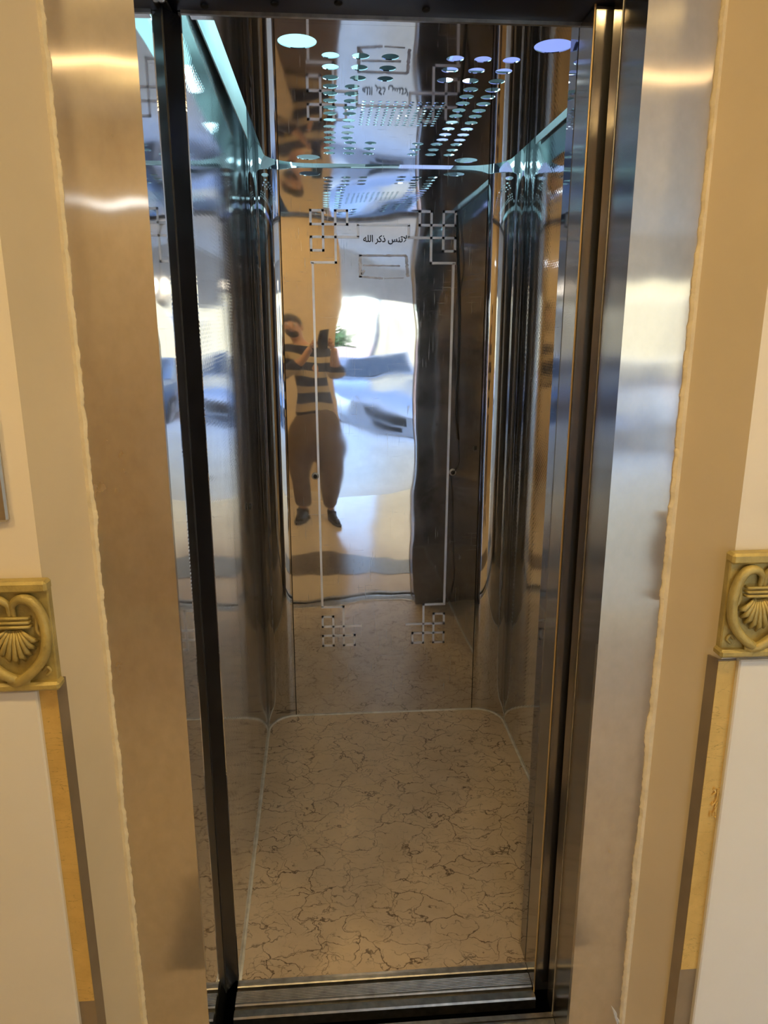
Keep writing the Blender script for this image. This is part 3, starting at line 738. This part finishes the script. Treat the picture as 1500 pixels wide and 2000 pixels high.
def hand(s):
    wr_ = Vector((-.10, -1.372, 1.425)) if s < 0 else Vector((.075, -1.375, 1.425))
    ed = pc + rr*(s*.040) - uu*.040
    palm = ed + rr*(s*.016) + bb*.022
    vs_ = [(wr_, .024), (wr_.lerp(palm, .6), (.030, .020)), (palm, (.030, .018))]
    es = [(0, 1), (1, 2)]
    for f in range(4):
        k = len(vs_); off = uu*(.034 - .021*f); ln = (.95, 1.05, 1.0, .8)[f]
        p0 = palm + off + bb*.002
        p1 = ed + off + rr*(s*.013) - bb*.004
        p2 = ed + off + rr*(s*.004)*ln - bb*.008 + bb*.012
        p3 = pc + rr*(s*(.040-.014*ln)) - uu*.040 + off + bb*.016
        p1 = ed + off + rr*(s*.018) + bb*.012; p2 = ed + off + rr*(s*.011) + bb*.002
        vs_ += [(p0, .0095), (p1, .0092), (p2, .0085), (ed + off + rr*(s*.0085) - uu*.004 - bb*.006, .0075)]
        es += [(2, k), (k, k+1), (k+1, k+2), (k+2, k+3)]
    k = len(vs_)
    vs_ += [(palm - uu*.012 + bb*.010 - rr*(s*.008), .0115), (palm + uu*.006 + bb*.0 - rr*(s*.022), .0100), (pc + rr*(s*.020) - uu*.020 + bb*.016, .0085)]
    es += [(1, k), (k, k+1), (k+1, k+2)]
    return skin('hand', [(tuple(v), r) for v, r in vs_], es, skinm, per, 2)
hand(-1); hand(1)

# ------------------------------------------------------------------ street outside (mirrored in the car)
glass = plain('car_glass', (.03, .05, .07), .05); tyre = plain('tyre', (.015, .015, .016), .7); chrome = plain('chrome', (.6, .6, .62), .15, 1)
def car_build(cx, cy, gz, paint, label, head=1):
    """a saloon seen from its nose; built along y, nose at +y"""
    t = thing('car', label, 'car', (cx, cy, gz), 'cars parked outside')
    L_, hw = 4.4, .86
    st = [(-2.20, .62, .72, .80), (-2.05, .80, .86, .92), (-1.5, .86, .94, .96), (-.6, .88, .95, .97), (.5, .88, .94, .97), (1.1, .87, .90, .98), (1.75, .84, .82, .86), (2.08, .74, .72, .74), (2.20, .62, .60, .60)]
    bm = B(); rings = []
    for y, wd, zs, zc in st:
        r_ = [(-wd*.92, .22), (-wd, .40), (-wd, zs-.16), (-wd*.95, zs), (-wd*.5, zc), (0, zc+.01), (wd*.5, zc), (wd*.95, zs), (wd, zs-.16), (wd, .40), (wd*.92, .22)]
        rings.append([bm.verts.new((cx+x, cy+y, gz+z)) for x, z in r_])
    for a, b in zip(rings[:-1], rings[1:]):
        for k in range(len(a)-1): bm.faces.new((a[k], a[k+1], b[k+1], b[k]))
        bm.faces.new((a[-1], a[0], b[0], b[-1]))
    bm.faces.new(rings[0]); bm.faces.new(rings[-1][::-1])
    body = obj('body', bm, paint, t, smooth='auto')
    cab_ = [(-1.75, .70, .93), (-1.05, .58, 1.38), (.10, .58, 1.42), (.95, .72, .96)]
    bm = B(); rings = []
    for y, wd, z in cab_: rings.append([bm.verts.new((cx+x, cy+y, gz+zz)) for x, zz in ((-wd, z), (wd, z))])
    lo = [[bm.verts.new((cx+x, cy+y, gz+.90)) for x in (-.74, .74)] for y, _, _ in cab_]
    for i in range(3):
        bm.faces.new((rings[i][0], rings[i][1], rings[i+1][1], rings[i+1][0]))
        for s in (0, 1): bm.faces.new((rings[i][s], rings[i+1][s], lo[i+1][s], lo[i][s]))
    for i in (0, 3): bm.faces.new((rings[i][0], rings[i][1], lo[i][1], lo[i][0]))
    obj('cabin', bm, paint, t, bevel=0)
    def quad(name, pts, m, par=t):
        bm = B(); A = [Vector((cx+p[0], cy+p[1], gz+p[2])) for p in pts]; n = (A[1]-A[0]).cross(A[2]-A[0]).normalized()
        a = [bm.verts.new(p+n*.010) for p in A]; b = [bm.verts.new(p-n*.010) for p in A]
        bm.faces.new(a); bm.faces.new(b[::-1])
        for i in range(len(A)): bm.faces.new((a[i], a[(i+1) % len(A)], b[(i+1) % len(A)], b[i]))
        return obj(name, bm, m, par)
    quad('windscreen', [(-.63, .86, 1.02), (.63, .86, 1.02), (.52, .20, 1.38), (-.52, .20, 1.38)], glass)
    quad('rear_window', [(-.60, -1.66, .99), (.60, -1.66, .99), (.50, -1.12, 1.34), (-.50, -1.12, 1.34)], glass)
    for s in (-1, 1):
        quad('side_window', [(s*.72, .62, .98), (s*.715, -.35, .98), (s*.60, -.40, 1.36), (s*.60, .08, 1.37)], glass)
        quad('side_window', [(s*.715, -.43, .98), (s*.70, -1.38, .98), (s*.60, -1.02, 1.35), (s*.60, -.47, 1.36)], glass)
        quad('headlamp', [(s*.40, 2.185, .60), (s*.72, 2.02, .62), (s*.72, 2.0, .72), (s*.44, 2.13, .70)], chrome)
        bm = B(); box(bm, cx+s*.80-.06, cx+s*.80+.10*s+.06, cy+.62, cy+.78, gz+.98, gz+1.10); obj('wing_mirror', bm, paint, t, bevel=.02)
        for y in (-1.35, 1.35):
            bm = B(); lathe(bm, [(.20, -.10), (.30, -.10), (.32, -.06), (.32, .06), (.30, .10), (.20, .10)], (cx+s*.78, cy+y, gz+.32), 'x', 24)
            wh = obj('wheel', bm, tyre, t, smooth='auto')
            bm = B(); lathe(bm, [(.20, -.105), (.19, 0), (.20, .105), (.06, .115)], (cx+s*.78, cy+y, gz+.32), 'x', 16); obj('rim', bm, chrome, wh, smooth='auto')
    quad('grille', [(-.34, 2.215, .44), (.34, 2.215, .44), (.36, 2.20, .58), (-.36, 2.20, .58)], tyre)
    quad('bumper', [(-.70, 2.16, .24), (.70, 2.16, .24), (.72, 2.16, .40), (-.72, 2.16, .40)], paint)
    quad('number_plate', [(-.22, 2.19, .30), (.22, 2.19, .30), (.22, 2.19, .40), (-.22, 2.19, .40)], M['white_lac'])
    return t
silver = plain('silver_paint', (.42, .46, .52), .18, .6, var=.03)
bluep = plain('blue_grey_paint', (.20, .28, .40), .18, .5, var=.03)
car_build(.95, -11.2, -.44, silver, 'silver saloon car facing the entrance, mirrored in the rear panel')
car_build(3.3, -11.0, -.43, bluep, 'blue grey saloon car parked right of the silver one')
car_build(5.6, -11.4, -.44, M['white_lac'], 'white saloon car parked furthest right outside')

yb_ = thing('building', 'pale yellow building across the street with dark windows', 'building', (7, -16, -.5))
boxo('facade', (1.35, 16, -20, -16, -.6, 9), plain('yellow_render', (.78, .68, .42), .8, var=.05, vscale=1), yb_)
boxo('parapet', (1.25, 16.1, -20, -15.9, 9, 9.3), M['cream'], yb_)
boxo('plinth', (1.30, 16.05, -16.06, -15.99, -.6, .25), plain('pink_stone', (.58, .44, .40), .8), yb_)
for ix in range(5):
    for iz in range(3):
        x = 2.5 + ix*2.7; z = .8 + iz*2.8
        wn = boxo('window', (x, x+1.1, -16.03, -15.97, z, z+1.4), M['white_lac'], yb_)
        boxo('pane', (x+.06, x+.52, -15.985, -15.96, z+.06, z+1.34), glass, wn); boxo('pane', (x+.58, x+1.04, -15.985, -15.96, z+.06, z+1.34), glass, wn)
lw_ = boxo('garden_wall', (-9, 1.25, -15.9, -15.6, -.7, 1.15), plain('pink_render', (.66, .50, .44), .85, var=.06, vscale=1.5)); tag(lw_, 'low pinkish garden wall across the street beside the yellow building', 'wall')
po = thing('lamp_post', 'slim grey lamp post at the edge of the street', 'lamp post', (1.15, -14.3, -.5))
bm = B(); tube(bm, [(1.15, -14.3, -.5), (1.15, -14.3, 4.6)], .055, 12); obj('pole', bm, M['alu'], po, smooth=True)
bm = B(); tube(bm, [(1.15, -14.3, 4.5), (1.15, -14.0, 4.8), (1.15, -13.5, 4.85)], .035, 10); obj('arm', bm, M['alu'], po, smooth=True)
boxo('lantern', (1.05, 1.25, -13.7, -13.2, 4.78, 4.88), M['white_lac'], po, bevel=.02)

def tree(cx, cy, gz, h, seed, label):
    rnd = random.Random(seed)
    t = thing('tree', label, 'tree', (cx, cy, gz), 'trees behind the garden wall')
    bm = B(); tube(bm, [(cx, cy, gz), (cx+.05, cy, gz+h*.3), (cx-.04, cy+.05, gz+h*.55)], [.12, .09, .06], 10); obj('trunk', bm, plain('bark', (.12, .085, .06), .9), t, smooth=True)
    bm = B()
    for k in range(5):
        a = 2*PI*k/5+rnd.random(); d = Vector((math.cos(a), math.sin(a), 0))
        p = Vector((cx, cy, gz+h*.45)); tube(bm, [p, p+d*.35+Vector((0, 0, .3)), p+d*.7+Vector((0, 0, .5))], [.05, .035, .015], 6)
    obj('branches', bm, plain('bark2', (.12, .085, .06), .9), t, smooth=True)
    bm = B()
    cl_ = [(Vector((cx+rnd.uniform(-.6, .6), cy+rnd.uniform(-.6, .6), gz+h*rnd.uniform(.42, .95))), rnd.uniform(.32, .5)) for _ in range(14)]
    for _ in range(2600):
        c_, r_ = rnd.choice(cl_); d = Vector((rnd.gauss(0, 1), rnd.gauss(0, 1), rnd.gauss(0, 1))).normalized()*r_*rnd.random()**.4
        p = c_ + d; a, b = frame_for(Vector((rnd.gauss(0, 1), rnd.gauss(0, 1), rnd.gauss(0, 1)+.6)))
        s = rnd.uniform(.05, .10)
        bm.faces.new([bm.verts.new(q) for q in (p-a*s, p+b*s*.45, p+a*s, p-b*s*.45)])
    f = obj('foliage', bm, plain('leaves', (.07, .17, .06), .6, var=.4, vscale=3), t); f['kind'] = 'stuff'
tree(.05, -17.6, -.6, 2.75, 1, 'green tree behind the pink garden wall, nearest the yellow building')
tree(-2.4, -17.4, -.6, 3.4, 2, 'taller green tree further along the pink garden wall')
